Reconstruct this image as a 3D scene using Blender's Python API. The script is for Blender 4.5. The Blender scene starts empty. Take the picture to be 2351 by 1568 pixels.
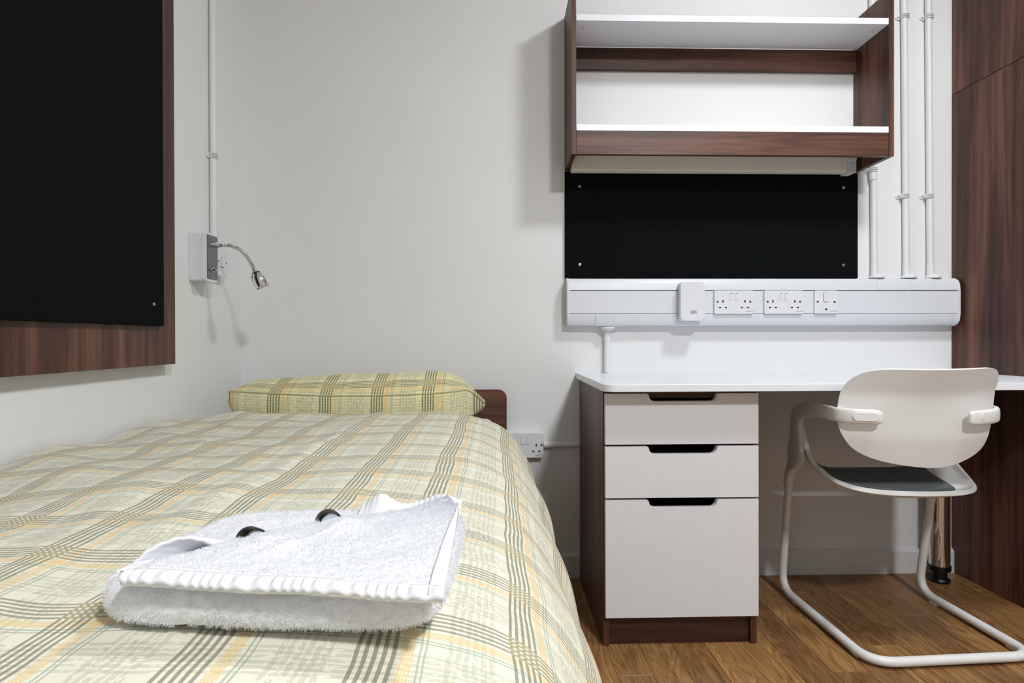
import bpy, bmesh, math, random
from mathutils import Vector, Matrix, noise
random.seed(7)
sc = bpy.context.scene
COL = sc.collection
PI = math.pi

# ------------------------------------------------------------------ camera
cam = bpy.data.cameras.new('camera')
cam.sensor_width = 36.0
cam.lens = 1377.17 / 2351 * 36.0
cam.clip_start = 0.02
co = bpy.data.objects.new('camera', cam)
COL.objects.link(co)
_ya, _pi, _ro = 0.0281, -0.0045, -0.0025
_f = Vector((math.sin(_ya), math.cos(_ya), 0)); _r = Vector((math.cos(_ya), -math.sin(_ya), 0)); _u = Vector((0, 0, 1))
_f2 = math.cos(_pi) * _f + math.sin(_pi) * _u; _u2 = -math.sin(_pi) * _f + math.cos(_pi) * _u
_r3 = math.cos(_ro) * _r + math.sin(_ro) * _u2; _u3 = -math.sin(_ro) * _r + math.cos(_ro) * _u2
_m = Matrix((_r3, _u3, -_f2)).transposed().to_4x4()
_m.translation = Vector((0.9052, -2.1687, 0.8640))
co.matrix_world = _m
sc.camera = co

# ------------------------------------------------------------------ world, exposure
w = bpy.data.worlds.new('world'); sc.world = w; w.use_nodes = True
w.node_tree.nodes['Background'].inputs[0].default_value = (0.8, 0.85, 0.9, 1)
w.node_tree.nodes['Background'].inputs[1].default_value = 0.3
sc.view_settings.view_transform = 'Standard'
sc.view_settings.look = 'None'
sc.view_settings.gamma = 1.0
sc.view_settings.use_curve_mapping = False
sc.view_settings.exposure = 0.05
sc.cycles.diffuse_bounces = 6
sc.cycles.max_bounces = 10
LAMP_A = ((2.08, -1.28, 2.62), 0.15, 128.0, (0.945, 0.975, 1.0))
LAMP_B = ((1.90, -3.00, 2.62), 0.15, 325.0, (0.955, 0.978, 1.0))

# ------------------------------------------------------------------ helpers
def empty(name, loc):
    o = bpy.data.objects.new(name, None); COL.objects.link(o)
    o.location = loc; o.empty_display_size = 0.05
    return o
def tag(o, label=None, cat=None, group=None, kind=None):
    if label: o['label'] = label
    if cat: o['category'] = cat
    if group: o['group'] = group
    if kind: o['kind'] = kind
    return o
def thing(name, loc, label, cat, group=None):
    return tag(empty(name, loc), label, cat, group)
def origin(o):
    # meshes are modelled in room coordinates, so only the empties carry an offset
    return Vector(o.location) if o.type == 'EMPTY' else Vector((0, 0, 0))
def obj(name, bm, mat, parent=None, angle=35, mods=None, flip=None):
    """link a bmesh (world coordinates) as one mesh object; children keep their thing as parent"""
    me = bpy.data.meshes.new(name)
    if flip is None: bmesh.ops.recalc_face_normals(bm, faces=bm.faces)
    elif flip: bmesh.ops.reverse_faces(bm, faces=bm.faces)
    bm.to_mesh(me); bm.free()
    me.materials.append(mat)
    me.polygons.foreach_set('use_smooth', [True] * len(me.polygons))
    if angle:
        me.set_sharp_from_angle(angle=math.radians(angle))
    o = bpy.data.objects.new(name, me); COL.objects.link(o)
    if parent is not None:
        o.parent = parent
        o.matrix_parent_inverse = Matrix.Translation(-origin(parent))
    for m, kw in (mods or []):
        md = o.modifiers.new(m.lower(), m)
        for k, v in kw.items(): setattr(md, k, v)
    if angle:
        wn = o.modifiers.new('weighted_normal', 'WEIGHTED_NORMAL'); wn.keep_sharp = True; wn.weight = 80
    return o
def box(bm, lo, hi, r=0.0, seg=2):
    x0, y0, z0 = lo; x1, y1, z1 = hi
    vs = [bm.verts.new(p) for p in ((x0,y0,z0),(x1,y0,z0),(x1,y1,z0),(x0,y1,z0),(x0,y0,z1),(x1,y0,z1),(x1,y1,z1),(x0,y1,z1))]
    fs = [bm.faces.new([vs[i] for i in q]) for q in ((0,3,2,1),(4,5,6,7),(0,1,5,4),(1,2,6,5),(2,3,7,6),(3,0,4,7))]
    if r > 0:
        es = list({e for f in fs for e in f.edges})
        bmesh.ops.bevel(bm, geom=es, offset=r, segments=seg, profile=0.5, affect='EDGES', clamp_overlap=True)
    return bm
def B(lo, hi, r=0.001, seg=2):
    return box(bmesh.new(), lo, hi, r, seg)
def prism(poly, axis, a, b, r=0.0, seg=2, bm=None):
    """extrude a 2D outline along an axis from a to b. x: outline is (y,z); y: (x,z); z: (x,y)"""
    bm = bm or bmesh.new()
    def P(p, t):
        return {'x': (t, p[0], p[1]), 'y': (p[0], t, p[1]), 'z': (p[0], p[1], t)}[axis]
    va = [bm.verts.new(P(p, a)) for p in poly]; vb = [bm.verts.new(P(p, b)) for p in poly]
    n = len(poly)
    fa = bm.faces.new(va); fb = bm.faces.new(list(reversed(vb)))
    for i in range(n):
        bm.faces.new((va[i], vb[i], vb[(i+1) % n], va[(i+1) % n]))
    if r > 0:
        es = list(set(fa.edges) | set(fb.edges))
        bmesh.ops.bevel(bm, geom=es, offset=r, segments=seg, profile=0.5, affect='EDGES', clamp_overlap=True)
    return bm
def rrect(x0, x1, z0, z1, r, n=5, corners=(1,1,1,1)):
    """rounded rectangle outline, corners: lower-left, lower-right, upper-right, upper-left"""
    pts = []
    for k, (cx, cz, a0) in enumerate(((x0+r, z0+r, PI), (x1-r, z0+r, 1.5*PI), (x1-r, z1-r, 0), (x0+r, z1-r, .5*PI))):
        if corners[k]:
            for i in range(n + 1):
                a = a0 + i / n * PI / 2
                pts.append((cx + r*math.cos(a), cz + r*math.sin(a)))
        else:
            pts.append(((x0, z0), (x1, z0), (x1, z1), (x0, z1))[k])
    return pts
def ring(bm, rings, cap=True, closed=True):
    vs = [[bm.verts.new(p) for p in r] for r in rings]
    n = len(vs[0])
    for i in range(len(vs) - 1):
        for j in range(n if closed else n - 1):
            bm.faces.new((vs[i][j], vs[i][(j+1) % n], vs[i+1][(j+1) % n], vs[i+1][j]))
    if cap and closed:
        bm.faces.new(list(reversed(vs[0]))); bm.faces.new(vs[-1])
    return vs
def catmull(pts, sub):
    out = []
    P = [Vector(p) for p in pts]
    for i in range(len(P) - 1):
        p0 = P[max(i-1, 0)]; p1 = P[i]; p2 = P[i+1]; p3 = P[min(i+2, len(P)-1)]
        for k in range(sub):
            t = k / sub
            out.append(0.5*((2*p1) + (p2-p0)*t + (2*p0-5*p1+4*p2-p3)*t*t + (3*p1-p0-3*p2+p3)*t**3))
    out.append(P[-1])
    return out
def fillet(pts, rad, n=6):
    """polyline with its inner corners rounded"""
    P = [Vector(p) for p in pts]; out = [P[0]]
    for i in range(1, len(P) - 1):
        a = (P[i-1] - P[i]); b = (P[i+1] - P[i])
        r = rad[i-1] if isinstance(rad, (list, tuple)) else rad
        r = min(r, a.length*.48, b.length*.48)
        A = P[i] + a.normalized()*r; Bq = P[i] + b.normalized()*r
        for k in range(n + 1):
            t = k / n
            out.append((1-t)**2*A + 2*t*(1-t)*P[i] + t*t*Bq)
    out.append(P[-1])
    return out
def tube(bm, path, rad, n=12, cap=True):
    P = [Vector(p) for p in path]; m = len(P)
    up = None; rings = []
    for i in range(m):
        t = (P[min(i+1, m-1)] - P[max(i-1, 0)]).normalized()
        if up is None:
            up = t.orthogonal().normalized()
        up = (up - t*up.dot(t)).normalized()
        s = t.cross(up)
        r = rad[i] if isinstance(rad, (list, tuple)) else rad
        rings.append([P[i] + up*(r*math.cos(2*PI*k/n)) + s*(r*math.sin(2*PI*k/n)) for k in range(n)])
    ring(bm, rings, cap)
    return bm
def T(path, rad, n=12):
    return tube(bmesh.new(), path, rad, n)
def lathe(base, axis, prof, n=24, bm=None):
    """prof: list of (distance along axis, radius)"""
    bm = bm or bmesh.new()
    a = Vector(axis).normalized(); u = a.orthogonal().normalized(); v = a.cross(u); b = Vector(base)
    ring(bm, [[b + a*d + u*(r*math.cos(2*PI*k/n)) + v*(r*math.sin(2*PI*k/n)) for k in range(n)] for d, r in prof])
    return bm
def loft(secs, n=16, sub=5, p=2.6):
    """secs: (centre, A, B) superellipse sections, smoothly interpolated"""
    C = catmull([s[0] for s in secs], sub); A = catmull([s[1] for s in secs], sub); Bv = catmull([s[2] for s in secs], sub)
    rings = []
    for c, a, b in zip(C, A, Bv):
        q = []
        for k in range(n):
            th = 2*PI*k/n; ct, st = math.cos(th), math.sin(th)
            q.append(c + a*(math.copysign(abs(ct)**(2/p), ct)) + b*(math.copysign(abs(st)**(2/p), st)))
        rings.append(q)
    bm = bmesh.new(); ring(bm, rings)
    return bm
def interp(tab, x):
    if x <= tab[0][0]: return tab[0][1]
    for (a, va), (b, vb) in zip(tab, tab[1:]):
        if x <= b:
            t = (x-a)/(b-a)
            return va + (vb-va)*t
    return tab[-1][1]
def sinterp(tab, x):
    """smooth (Catmull) interpolation in a table"""
    xs = [t[0] for t in tab]
    if x <= xs[0]: return tab[0][1]
    if x >= xs[-1]: return tab[-1][1]
    for i in range(len(tab)-1):
        if x <= xs[i+1]:
            h = xs[i+1]-xs[i]; t = (x-xs[i])/h
            y0, y1 = tab[i][1], tab[i+1][1]
            m0 = (tab[i+1][1]-tab[i-1][1])/(xs[i+1]-xs[i-1])*h if i > 0 else (y1-y0)
            m1 = (tab[i+2][1]-tab[i][1])/(xs[i+2]-xs[i])*h if i+2 < len(tab) else (y1-y0)
            return (2*t**3-3*t*t+1)*y0 + (t**3-2*t*t+t)*m0 + (-2*t**3+3*t*t)*y1 + (t**3-t*t)*m1
def grid(fn, nu, nv, bm=None, uv=None):
    """surface from fn(i/nu, j/nv); uv(i/nu, j/nv) gives texture coordinates"""
    bm = bm or bmesh.new()
    vs = [[bm.verts.new(fn(i/nu, j/nv)) for i in range(nu+1)] for j in range(nv+1)]
    L = bm.loops.layers.uv.verify() if uv else None
    for j in range(nv):
        for i in range(nu):
            f = bm.faces.new((vs[j][i], vs[j][i+1], vs[j+1][i+1], vs[j+1][i]))
            if L:
                for lp, (a, b) in zip(f.loops, ((i, j), (i+1, j), (i+1, j+1), (i, j+1))):
                    lp[L].uv = uv(a/nu, b/nv)
    return bm
def text(name, s, loc, size, mat, parent, rot=(PI/2, 0, 0), ext=0.0002, shear=0.0, weight=0.0):
    cu = bpy.data.curves.new(name, 'FONT'); cu.body = s; cu.size = size; cu.extrude = ext
    cu.align_x = 'CENTER'; cu.align_y = 'CENTER'; cu.shear = shear; cu.offset = weight; cu.resolution_u = 3
    t = bpy.data.objects.new(name + '_curve', cu); COL.objects.link(t)
    me = bpy.data.meshes.new_from_object(t)
    bpy.data.objects.remove(t)
    me.name = name; me.materials.clear(); me.materials.append(mat)
    me.transform(Matrix.Translation(Vector(loc)) @ Matrix.Rotation(rot[2], 4, 'Z') @ Matrix.Rotation(rot[0], 4, 'X'))
    o = bpy.data.objects.new(name, me); COL.objects.link(o)
    o.parent = parent; o.matrix_parent_inverse = Matrix.Translation(-origin(parent))
    return o

# ------------------------------------------------------------------ materials
def S(c):
    """0-255 sRGB to linear"""
    return tuple(((v/255)/12.92 if v/255 <= 0.04045 else ((v/255+0.055)/1.055)**2.4) for v in c) + (1,)
class NT:
    def __init__(s, name, rough=0.5, spec=0.5, metal=0.0, base=(0.8,0.8,0.8,1)):
        s.m = bpy.data.materials.new(name); s.m.use_nodes = True
        s.t = s.m.node_tree; s.b = s.t.nodes['Principled BSDF']
        s.b.inputs['Roughness'].default_value = rough; s.b.inputs['Specular IOR Level'].default_value = spec
        s.b.inputs['Metallic'].default_value = metal; s.b.inputs['Base Color'].default_value = base
    def n(s, ty, **kw):
        nd = s.t.nodes.new(ty)
        for k, v in kw.items():
            if k in nd.inputs.keys() if isinstance(k, str) else False: nd.inputs[k].default_value = v
            else: setattr(nd, k, v)
        return nd
    def put(s, sock, v):
        if isinstance(v, (int, float, tuple, list)): sock.default_value = v
        else: s.t.links.new(v, sock)
    def math(s, op, a, b=0.0, c=None):
        nd = s.t.nodes.new('ShaderNodeMath'); nd.operation = op
        s.put(nd.inputs[0], a); s.put(nd.inputs[1], b)
        if c is not None: s.put(nd.inputs[2], c)
        return nd.outputs[0]
    def mix(s, fac, a, b, blend='MIX'):
        nd = s.t.nodes.new('ShaderNodeMix'); nd.data_type = 'RGBA'; nd.blend_type = blend
        s.put(nd.inputs[0], fac); s.put(nd.inputs[6], a); s.put(nd.inputs[7], b)
        return nd.outputs[2]
    def ramp(s, fac, stops):
        nd = s.t.nodes.new('ShaderNodeValToRGB')
        e = nd.color_ramp.elements
        while len(e) < len(stops): e.new(0.5)
        for q, (p, c) in zip(e, stops): q.position = p; q.color = c
        s.t.links.new(fac, nd.inputs[0])
        return nd.outputs[0]
    def coord(s, which='Object', scale=(1,1,1), loc=(0,0,0), rot=(0,0,0), add=None):
        tc = s.t.nodes.new('ShaderNodeTexCoord'); v = tc.outputs[which]
        if add is not None:
            va = s.t.nodes.new('ShaderNodeVectorMath'); va.operation = 'ADD'
            s.t.links.new(v, va.inputs[0]); s.t.links.new(add, va.inputs[1]); v = va.outputs[0]
        mp = s.t.nodes.new('ShaderNodeMapping')
        mp.inputs['Scale'].default_value = scale; mp.inputs['Location'].default_value = loc; mp.inputs['Rotation'].default_value = rot
        s.t.links.new(v, mp.inputs[0])
        return mp.outputs[0]
    def noise(s, vec, scale=5, detail=4, rough=0.5, dist=0.0):
        nd = s.t.nodes.new('ShaderNodeTexNoise')
        nd.inputs['Scale'].default_value = scale; nd.inputs['Detail'].default_value = detail
        nd.inputs['Roughness'].default_value = rough; nd.inputs['Distortion'].default_value = dist
        if vec is not None: s.t.links.new(vec, nd.inputs['Vector'])
        return nd.outputs['Fac']
    def bump(s, h, strength=0.2, dist=0.001):
        nd = s.t.nodes.new('ShaderNodeBump'); nd.inputs['Strength'].default_value = strength; nd.inputs['Distance'].default_value = dist
        s.t.links.new(h, nd.inputs['Height']); s.t.links.new(nd.outputs[0], s.b.inputs['Normal'])
    def col(s, c): s.put(s.b.inputs['Base Color'], c)

def paint(name, c, rough=0.55, spec=0.3, bump=0.06):
    k = NT(name, rough, spec); v = k.coord()
    k.col(k.ramp(k.noise(v, 3.0, 3), [(0.3, S([q-3 for q in c])), (0.7, S(c))]))
    k.bump(k.noise(v, 260, 2), bump, 0.0006)
    return k.m
def plastic(name, c, rough=0.35, spec=0.5, var=3):
    k = NT(name, rough, spec); v = k.coord()
    k.col(k.ramp(k.noise(v, 20, 2), [(0.3, S([max(q-var, 0) for q in c])), (0.7, S(c))]))
    return k.m
def walnut(name, axis, dark=(40, 24, 18), mid=(76, 47, 36), light=(116, 78, 61), rough=0.42):
    k = NT(name, rough, 0.35)
    oi = k.t.nodes.new('ShaderNodeObjectInfo')
    cb = k.t.nodes.new('ShaderNodeCombineXYZ')
    for i in range(3): k.t.links.new(k.math('MULTIPLY', oi.outputs['Random'], (7.3, 3.1, 5.7)[i]), cb.inputs[i])
    def sc_(a, b):
        return tuple(b if 'xyz'[i] == axis else a for i in range(3))
    vA = k.coord(scale=sc_(7, 0.55), add=cb.outputs[0])
    vB = k.coord(scale=sc_(45, 1.3), add=cb.outputs[0])
    vC = k.coord(scale=sc_(260, 9), add=cb.outputs[0])
    a = k.noise(vA, 1.6, 3, 0.5, 0.6); b = k.noise(vB, 1.0, 4, 0.6, 0.3); c = k.noise(vC, 1.0, 3, 0.6)
    f = k.math('ADD', k.math('ADD', k.math('MULTIPLY', a, 0.55), k.math('MULTIPLY', b, 0.35)), k.math('MULTIPLY', c, 0.18))
    k.col(k.ramp(f, [(0.38, S(dark)), (0.53, S(mid)), (0.66, S(light))]))
    k.bump(c, 0.10, 0.0004)
    return k.m
def felt(name):
    k = NT(name, 0.95, 0.1); v = k.coord()
    n1 = k.noise(v, 700, 2, 0.7)
    k.col(k.ramp(n1, [(0.35, S((4, 6, 7))), (0.7, S((15, 19, 21)))]))
    k.bump(n1, 0.5, 0.001)
    return k.m
def plaid(name, base=(222, 219, 202), strength=0.9, per=(0.118, 0.124), off=(0.0, 0.0), wob=0.008):
    """printed check: olive line groups, an orange stripe, a teal pair and a brushed sage band in both directions"""
    k = NT(name, 0.75, 0.2)
    tc = k.t.nodes.new('ShaderNodeTexCoord'); uv = tc.outputs['UV']
    nv = k.t.nodes.new('ShaderNodeTexNoise'); nv.inputs['Scale'].default_value = 7.0; nv.inputs['Detail'].default_value = 2
    k.t.links.new(uv, nv.inputs['Vector'])
    vm = k.t.nodes.new('ShaderNodeVectorMath'); vm.operation = 'SUBTRACT'; k.t.links.new(nv.outputs['Color'], vm.inputs[0]); vm.inputs[1].default_value = (0.5, 0.5, 0.5)
    vs = k.t.nodes.new('ShaderNodeVectorMath'); vs.operation = 'SCALE'; k.t.links.new(vm.outputs[0], vs.inputs[0]); vs.inputs['Scale'].default_value = wob * 2
    va = k.t.nodes.new('ShaderNodeVectorMath'); va.operation = 'ADD'; k.t.links.new(uv, va.inputs[0]); k.t.links.new(vs.outputs[0], va.inputs[1])
    sx = k.t.nodes.new('ShaderNodeSeparateXYZ'); k.t.links.new(va.outputs[0], sx.inputs[0])
    def band(x, a, b):
        return k.math('MULTIPLY', k.math('GREATER_THAN', x, a), k.math('LESS_THAN', x, b))
    def lines(x, a, n, pitch, duty):
        inn = band(x, a, a + n*pitch - pitch*(1-duty))
        ph = k.math('FRACT', k.math('DIVIDE', k.math('SUBTRACT', x, a), pitch))
        return k.math('MULTIPLY', inn, k.math('LESS_THAN', ph, duty))
    res = []
    for i in range(2):
        x = k.math('FRACT', k.math('ADD', k.math('DIVIDE', sx.outputs[i], per[i]), off[i]))
        st = (80, 190, 1) if i else (190, 80, 1)
        nz = k.noise(k.coord('UV', scale=st), 1.0, 3, 0.7)
        ol = lines(x, 0.02, 5, 0.052, 0.50)
        reg = band(x, 0.01, 0.27)
        orr = band(x, 0.285, 0.362)
        orl = lines(x, 0.285, 4, 0.0205, 0.70)
        te = lines(x, 0.395, 2, 0.034, 0.42)
        scr = k.math('MULTIPLY', lines(x, 0.575, 6, 0.056, 0.66), k.math('GREATER_THAN', nz, 0.46))
        res.append((ol, reg, orr, orl, te, scr))
    bs = S(base); c = bs
    sage = S((166, 171, 148)); olive = S((118, 119, 95)); orange = S((222, 184, 112)); teal = S((150, 166, 146)); yel = S((214, 190, 122))
    fa = strength
    for i in (1, 0): c = k.mix(k.math('MULTIPLY', res[i][5], 0.48*fa), c, sage)
    for i in (1, 0): c = k.mix(k.math('MULTIPLY', res[i][4], 0.8*fa), c, teal)
    for i in (1, 0):
        c = k.mix(k.math('MULTIPLY', res[i][2], 0.12*fa), c, orange)
        c = k.mix(k.math('MULTIPLY', res[i][3], 0.6*fa), c, orange)
    for i in (1, 0): c = k.mix(k.math('MULTIPLY', res[i][0], (0.78 if i else 0.85)*fa), c, olive)
    cross = k.math('MULTIPLY', res[0][1], res[1][1])
    xo = k.math('MULTIPLY', res[0][0], res[1][0])
    none = k.math('MULTIPLY', cross, k.math('MULTIPLY', k.math('SUBTRACT', 1.0, res[0][0]), k.math('SUBTRACT', 1.0, res[1][0])))
    c = k.mix(k.math('MULTIPLY', xo, 0.75*fa), c, yel)
    c = k.mix(k.math('MULTIPLY', none, 0.5*fa), c, bs)
    k.col(c)
    v2 = k.coord('UV')
    k.bump(k.noise(v2, 14, 5, 0.55, 0.4), 0.35, 0.006)
    k.b.inputs['Sheen Weight'].default_value = 0.08
    return k.m
def chrome(name, c=(236, 236, 238), rough=0.07):
    k = NT(name, rough, 0.5, 1.0, S(c)); k.bump(k.noise(k.coord(), 300, 2), 0.02, 0.0003)
    return k.m
def oak(name):
    k = NT(name, 0.38, 0.4)
    oi = k.t.nodes.new('ShaderNodeObjectInfo')
    cb = k.t.nodes.new('ShaderNodeCombineXYZ')
    for i in range(3): k.t.links.new(k.math('MULTIPLY', oi.outputs['Random'], (9.3, 13.1, 5.7)[i]), cb.inputs[i])
    vA = k.coord(scale=(9, 1.1, 9), add=cb.outputs[0]); vB = k.coord(scale=(75, 4.5, 75), add=cb.outputs[0]); vC = k.coord(scale=(330, 14, 330), add=cb.outputs[0])
    a = k.noise(vA, 1.3, 2, 0.5, 0.9)
    rings = k.math('FRACT', k.math('MULTIPLY', a, 15.0))
    rings = k.math('ABSOLUTE', k.math('SUBTRACT', rings, 0.5))
    b = k.noise(vB, 1.0, 4, 0.65, 0.4); c = k.noise(vC, 1.0, 2, 0.6)
    f = k.math('ADD', k.math('ADD', k.math('MULTIPLY', rings, 0.40), k.math('MULTIPLY', b, 0.65)), k.math('MULTIPLY', c, 0.25))
    base = k.ramp(f, [(0.28, S((90, 61, 32))), (0.50, S((140, 103, 62))), (0.80, S((180, 141, 95)))])
    tone = k.ramp(oi.outputs['Random'], [(0.0, S((205, 195, 188))), (0.5, S((232, 228, 224))), (1.0, S((255, 250, 242)))])
    k.col(k.mix(1.0, base, tone, 'MULTIPLY'))
    k.bump(f, 0.12, 0.0005)
    return k.m
M = dict(
    wall=paint('wall_paint', (224, 225, 226)), ceiling=paint('ceiling_paint', (236, 236, 232)),
    low_bounce=paint('low_bounce_paint', (150, 147, 142)),  # made-up darker paint for the unseen walls, cuts the bounced light
    trim=paint('trim_gloss', (215, 216, 217), 0.3, 0.5, 0.02),
    walnut_x=walnut('walnut_along', 'x'), walnut_z=walnut('walnut_upright', 'z'), walnut_y=walnut('walnut_deep', 'y'),
    white_board=plastic('white_board', (230, 233, 239), 0.32, 0.5, 2), drawer_white=plastic('drawer_white', (218, 218, 222), 0.38, 0.45, 2),
    pvc=plastic('white_pvc', (212, 215, 221), 0.38, 0.5, 2), conduit=plastic('conduit_paint', (222, 223, 224), 0.45, 0.4, 3),
    socket=plastic('socket_plastic', (216, 218, 223), 0.25, 0.5, 1), black=plastic('black_plastic', (8, 8, 9), 0.4, 0.5, 2),
    dark=plastic('dark_gap', (24, 20, 18), 0.8, 0.2, 4), print_grey=plastic('grey_print', (120, 122, 130), 0.6, 0.2, 2),
    screw=chrome('screw_metal', (190, 188, 182), 0.3), chrome=chrome('chrome_metal'), plate=chrome('brushed_plate', (130, 134, 138), 0.35),
    felt=felt('black_felt'), duvet=plaid('check_cotton', off=(0.281, 0.0)), pillow=plaid('check_cotton_pillow', base=(224, 217, 172), strength=1.1, off=(0.345, 0.517), wob=0.004, per=(0.148, 0.148)),
    chair=plastic('chair_white', (224, 224, 223), 0.42, 0.45, 2), piping=plastic('piping_cotton', (186, 180, 134), 0.8, 0.2, 8), seatpad=plastic('seat_pad_grey', (94, 100, 102), 0.75, 0.25, 6),
    oak=oak('oak_plank'), under=plastic('subfloor', (40, 30, 22), 0.9, 0.1, 5), sheet=plastic('white_sheet', (228, 228, 226), 0.8, 0.2, 3),
    cap_face=plastic('bottle_label', (168, 178, 192), 0.35, 0.5, 3),
    batten=plastic('batten_plastic', (226, 221, 208), 0.45, 0.4, 2),
)
def towel_mat():
    k = NT('towel_cotton', 0.95, 0.1); v = k.coord()
    k.col(k.ramp(k.noise(v, 500, 2), [(0.3, S((226, 227, 231))), (0.7, S((235, 236, 240)))]))
    k.b.inputs['Subsurface Weight'].default_value = 0.5; k.b.inputs['Subsurface Radius'].default_value = (.006, .006, .006); k.b.inputs['Subsurface Scale'].default_value = 1.0
    k.bump(k.noise(v, 900, 3, 0.7), 0.35, 0.001)
    return k.m
M['towel'] = towel_mat()
def pile_mat():
    k = NT('towel_pile', 0.95, 0.05); k.col(S((238, 239, 243)))
    tl = k.t.nodes.new('ShaderNodeBsdfTranslucent'); tl.inputs[0].default_value = S((240, 241, 245))
    mx = k.t.nodes.new('ShaderNodeMixShader'); mx.inputs[0].default_value = 0.5
    out = k.t.nodes['Material Output']
    k.t.links.new(k.b.outputs[0], mx.inputs[1]); k.t.links.new(tl.outputs[0], mx.inputs[2]); k.t.links.new(mx.outputs[0], out.inputs[0])
    return k.m
M['pile'] = pile_mat()
def hem_mat():
    k = NT('towel_hem', 0.9, 0.1); v = k.coord()
    k.col(S((222, 223, 227))); k.bump(k.noise(v, 1500, 2), 0.2, 0.0006)
    return k.m
M['hem'] = hem_mat()
def glow(name, c, e):
    k = NT(name, 0.4); k.col((0.9, 0.9, 0.88, 1))
    k.b.inputs['Emission Color'].default_value = c + (1,); k.b.inputs['Emission Strength'].default_value = e
    return k.m

# ------------------------------------------------------------------ the room
X0, X1, Y0, Y1, ZC = 0.0, 3.22, 0.0, -4.3, 2.62
def struct(name, bm, mat, parent=None):
    o = obj(name, bm, mat, parent)
    if parent is None: o['kind'] = 'structure'
    return o
struct('wall_back', B((X0-.12, 0, 0), (X1+.12, .12, ZC), 0), M['wall'])
struct('wall_left', B((X0-.12, Y1-.12, 0), (0, -0.0, ZC), 0), M['wall'])
struct('wall_right', B((X1, Y1-.12, 0), (X1+.12, 0, ZC), 0), M['low_bounce'])
struct('wall_front', B((X0, Y1-.12, 0), (X1, Y1, ZC), 0), M['low_bounce'])
struct('ceiling', B((X0-.12, Y1-.12, ZC), (X1+.12, .12, ZC+.1), 0), M['ceiling'])
fl = struct('floor', B((X0-.12, Y1-.12, -.06), (X1+.12, .12, -.004), 0), M['under'])
PW, PL = 0.0935, 0.92
plank_me = None
x = X0; ci = 0
offs = [0.18, 0.62, 0.05, 0.44, 0.80, 0.30]
while x < X1 - 0.01:
    wd = min(PW, X1 - x)
    y = 0.0 + offs[(ci*5) % 6] * PL
    while y > Y1:
        ya = min(y, 0.0); yb = max(y - PL, Y1)
        if ya - yb > 0.02:
            if plank_me is None:
                bmp = bmesh.new(); box(bmp, (0, -PL, -.005), (PW, 0, 0.0), 0.0006, 1)
                plank_me = bpy.data.meshes.new('plank'); bmp.to_mesh(plank_me); bmp.free(); plank_me.materials.append(M['oak'])
            p = bpy.data.objects.new('plank', plank_me); COL.objects.link(p)
            p.parent = fl; p.location = (x + .0003, ya - .0003, 0)
            p.scale = ((wd - .0006)/PW, (ya - yb - .0006)/PL, 1)
        y -= PL
    x += PW; ci += 1
bb = [(0, 0), (-.015, 0), (-.015, .078), (-.005, .089), (0, .089)]
struct('baseboard_back', prism(bb, 'x', 0.0, 2.60), M['trim'])
struct('baseboard_left', prism([(0, 0), (.015, 0), (.015, .078), (.005, .089), (0, .089)], 'y', -0.016, Y1), M['trim'])
# ceiling lamps light the room
def ceiling_lamp(spec, label):
    (lx, ly, lz), r, power, c = spec
    t = thing('ceiling_lamp', (lx, ly, ZC), label, 'lamp', 'round ceiling lamps')
    obj('lamp_base', lathe((lx, ly, ZC), (0, 0, -1), [(0, r+.012), (.03, r+.012), (.034, r+.006)], 40), M['pvc'], t)
    # opal dome: the glowing dome itself lights the room
    obj('diffuser', lathe((lx, ly, ZC-.034), (0, 0, -1), [(0, r)] + [(.035*math.sin(q*PI/16), r*math.cos(q*PI/16)) for q in range(1, 8)] + [(.035, .004)], 32), glow('lamp_glow', c, power), t)
ceiling_lamp(LAMP_A, 'round white ceiling lamp above the desk and chair')
ceiling_lamp(LAMP_B, 'round white ceiling lamp over the far end of the room')

# ------------------------------------------------------------------ wardrobe (its side closes the desk bay)
wx, wy = 2.5895, -0.62
wr = thing('wardrobe', (2.90, -.31, 0), 'tall dark walnut wardrobe whose plain side closes off the right end of the desk', 'wardrobe')
obj('side_panel', B((wx, wy, 0.0), (wx+.02, -.001, 1.7565), .0006), M['walnut_z'], wr)
obj('upper_side_panel', B((wx, wy, 1.7585), (wx+.02, -.001, 2.36), .0006), M['walnut_z'], wr)
obj('body', B((wx+.021, wy+.02, .0), (X1-.01, -.001, 2.36), .001), M['walnut_z'], wr)
for k in range(2):
    d = obj('door', B((wx+.023+k*.302, wy-.001, .08), (wx+.023+.299+k*.302, wy+.019, 2.35), .0015), M['walnut_z'], wr)
    obj('handle', T(fillet([(wx+.30+k*.05, wy-.001, .95), (wx+.30+k*.05, wy-.03, .95), (wx+.30+k*.05, wy-.03, 1.1), (wx+.30+k*.05, wy-.001, 1.1)], .01), .005, 8), M['chrome'], d)

# ------------------------------------------------------------------ shelf unit
SX1, SX2, SY, SZ, ST = 1.158, 2.2386, -.1997, 1.4705, 2.0236
su = thing('wall_shelf', ((SX1+SX2)/2, 0, SZ), 'open walnut wall unit with two white shelves above the desk', 'shelf unit')
obj('side_panel', B((SX1, SY, SZ), (SX1+.016, -.001, ST), .0006), M['walnut_z'], su)
obj('side_panel', B((SX2-.018, SY, SZ), (SX2, -.001, ST), .0006), M['walnut_z'], su)
a, b = SX1+.0165, SX2-.0185
for z in (1.549, 1.910):
    s = obj('shelf', B((a, SY, z), (b, -.0225, z+.0205), .0006), M['white_board'], su)
    for xx in (a+.03, b-.03):
        for yy in (-.155, -.05):
            obj('screw_cover', lathe((xx, yy, z), (0, 0, -1), [(-.001, .008), (.0008, .008), (.001, .006)], 14), M['drawer_white'], s)
obj('front_rail', B((a, SY+.001, SZ+.001), (b, SY+.019, 1.5485), .0006), M['walnut_x'], su)
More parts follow.
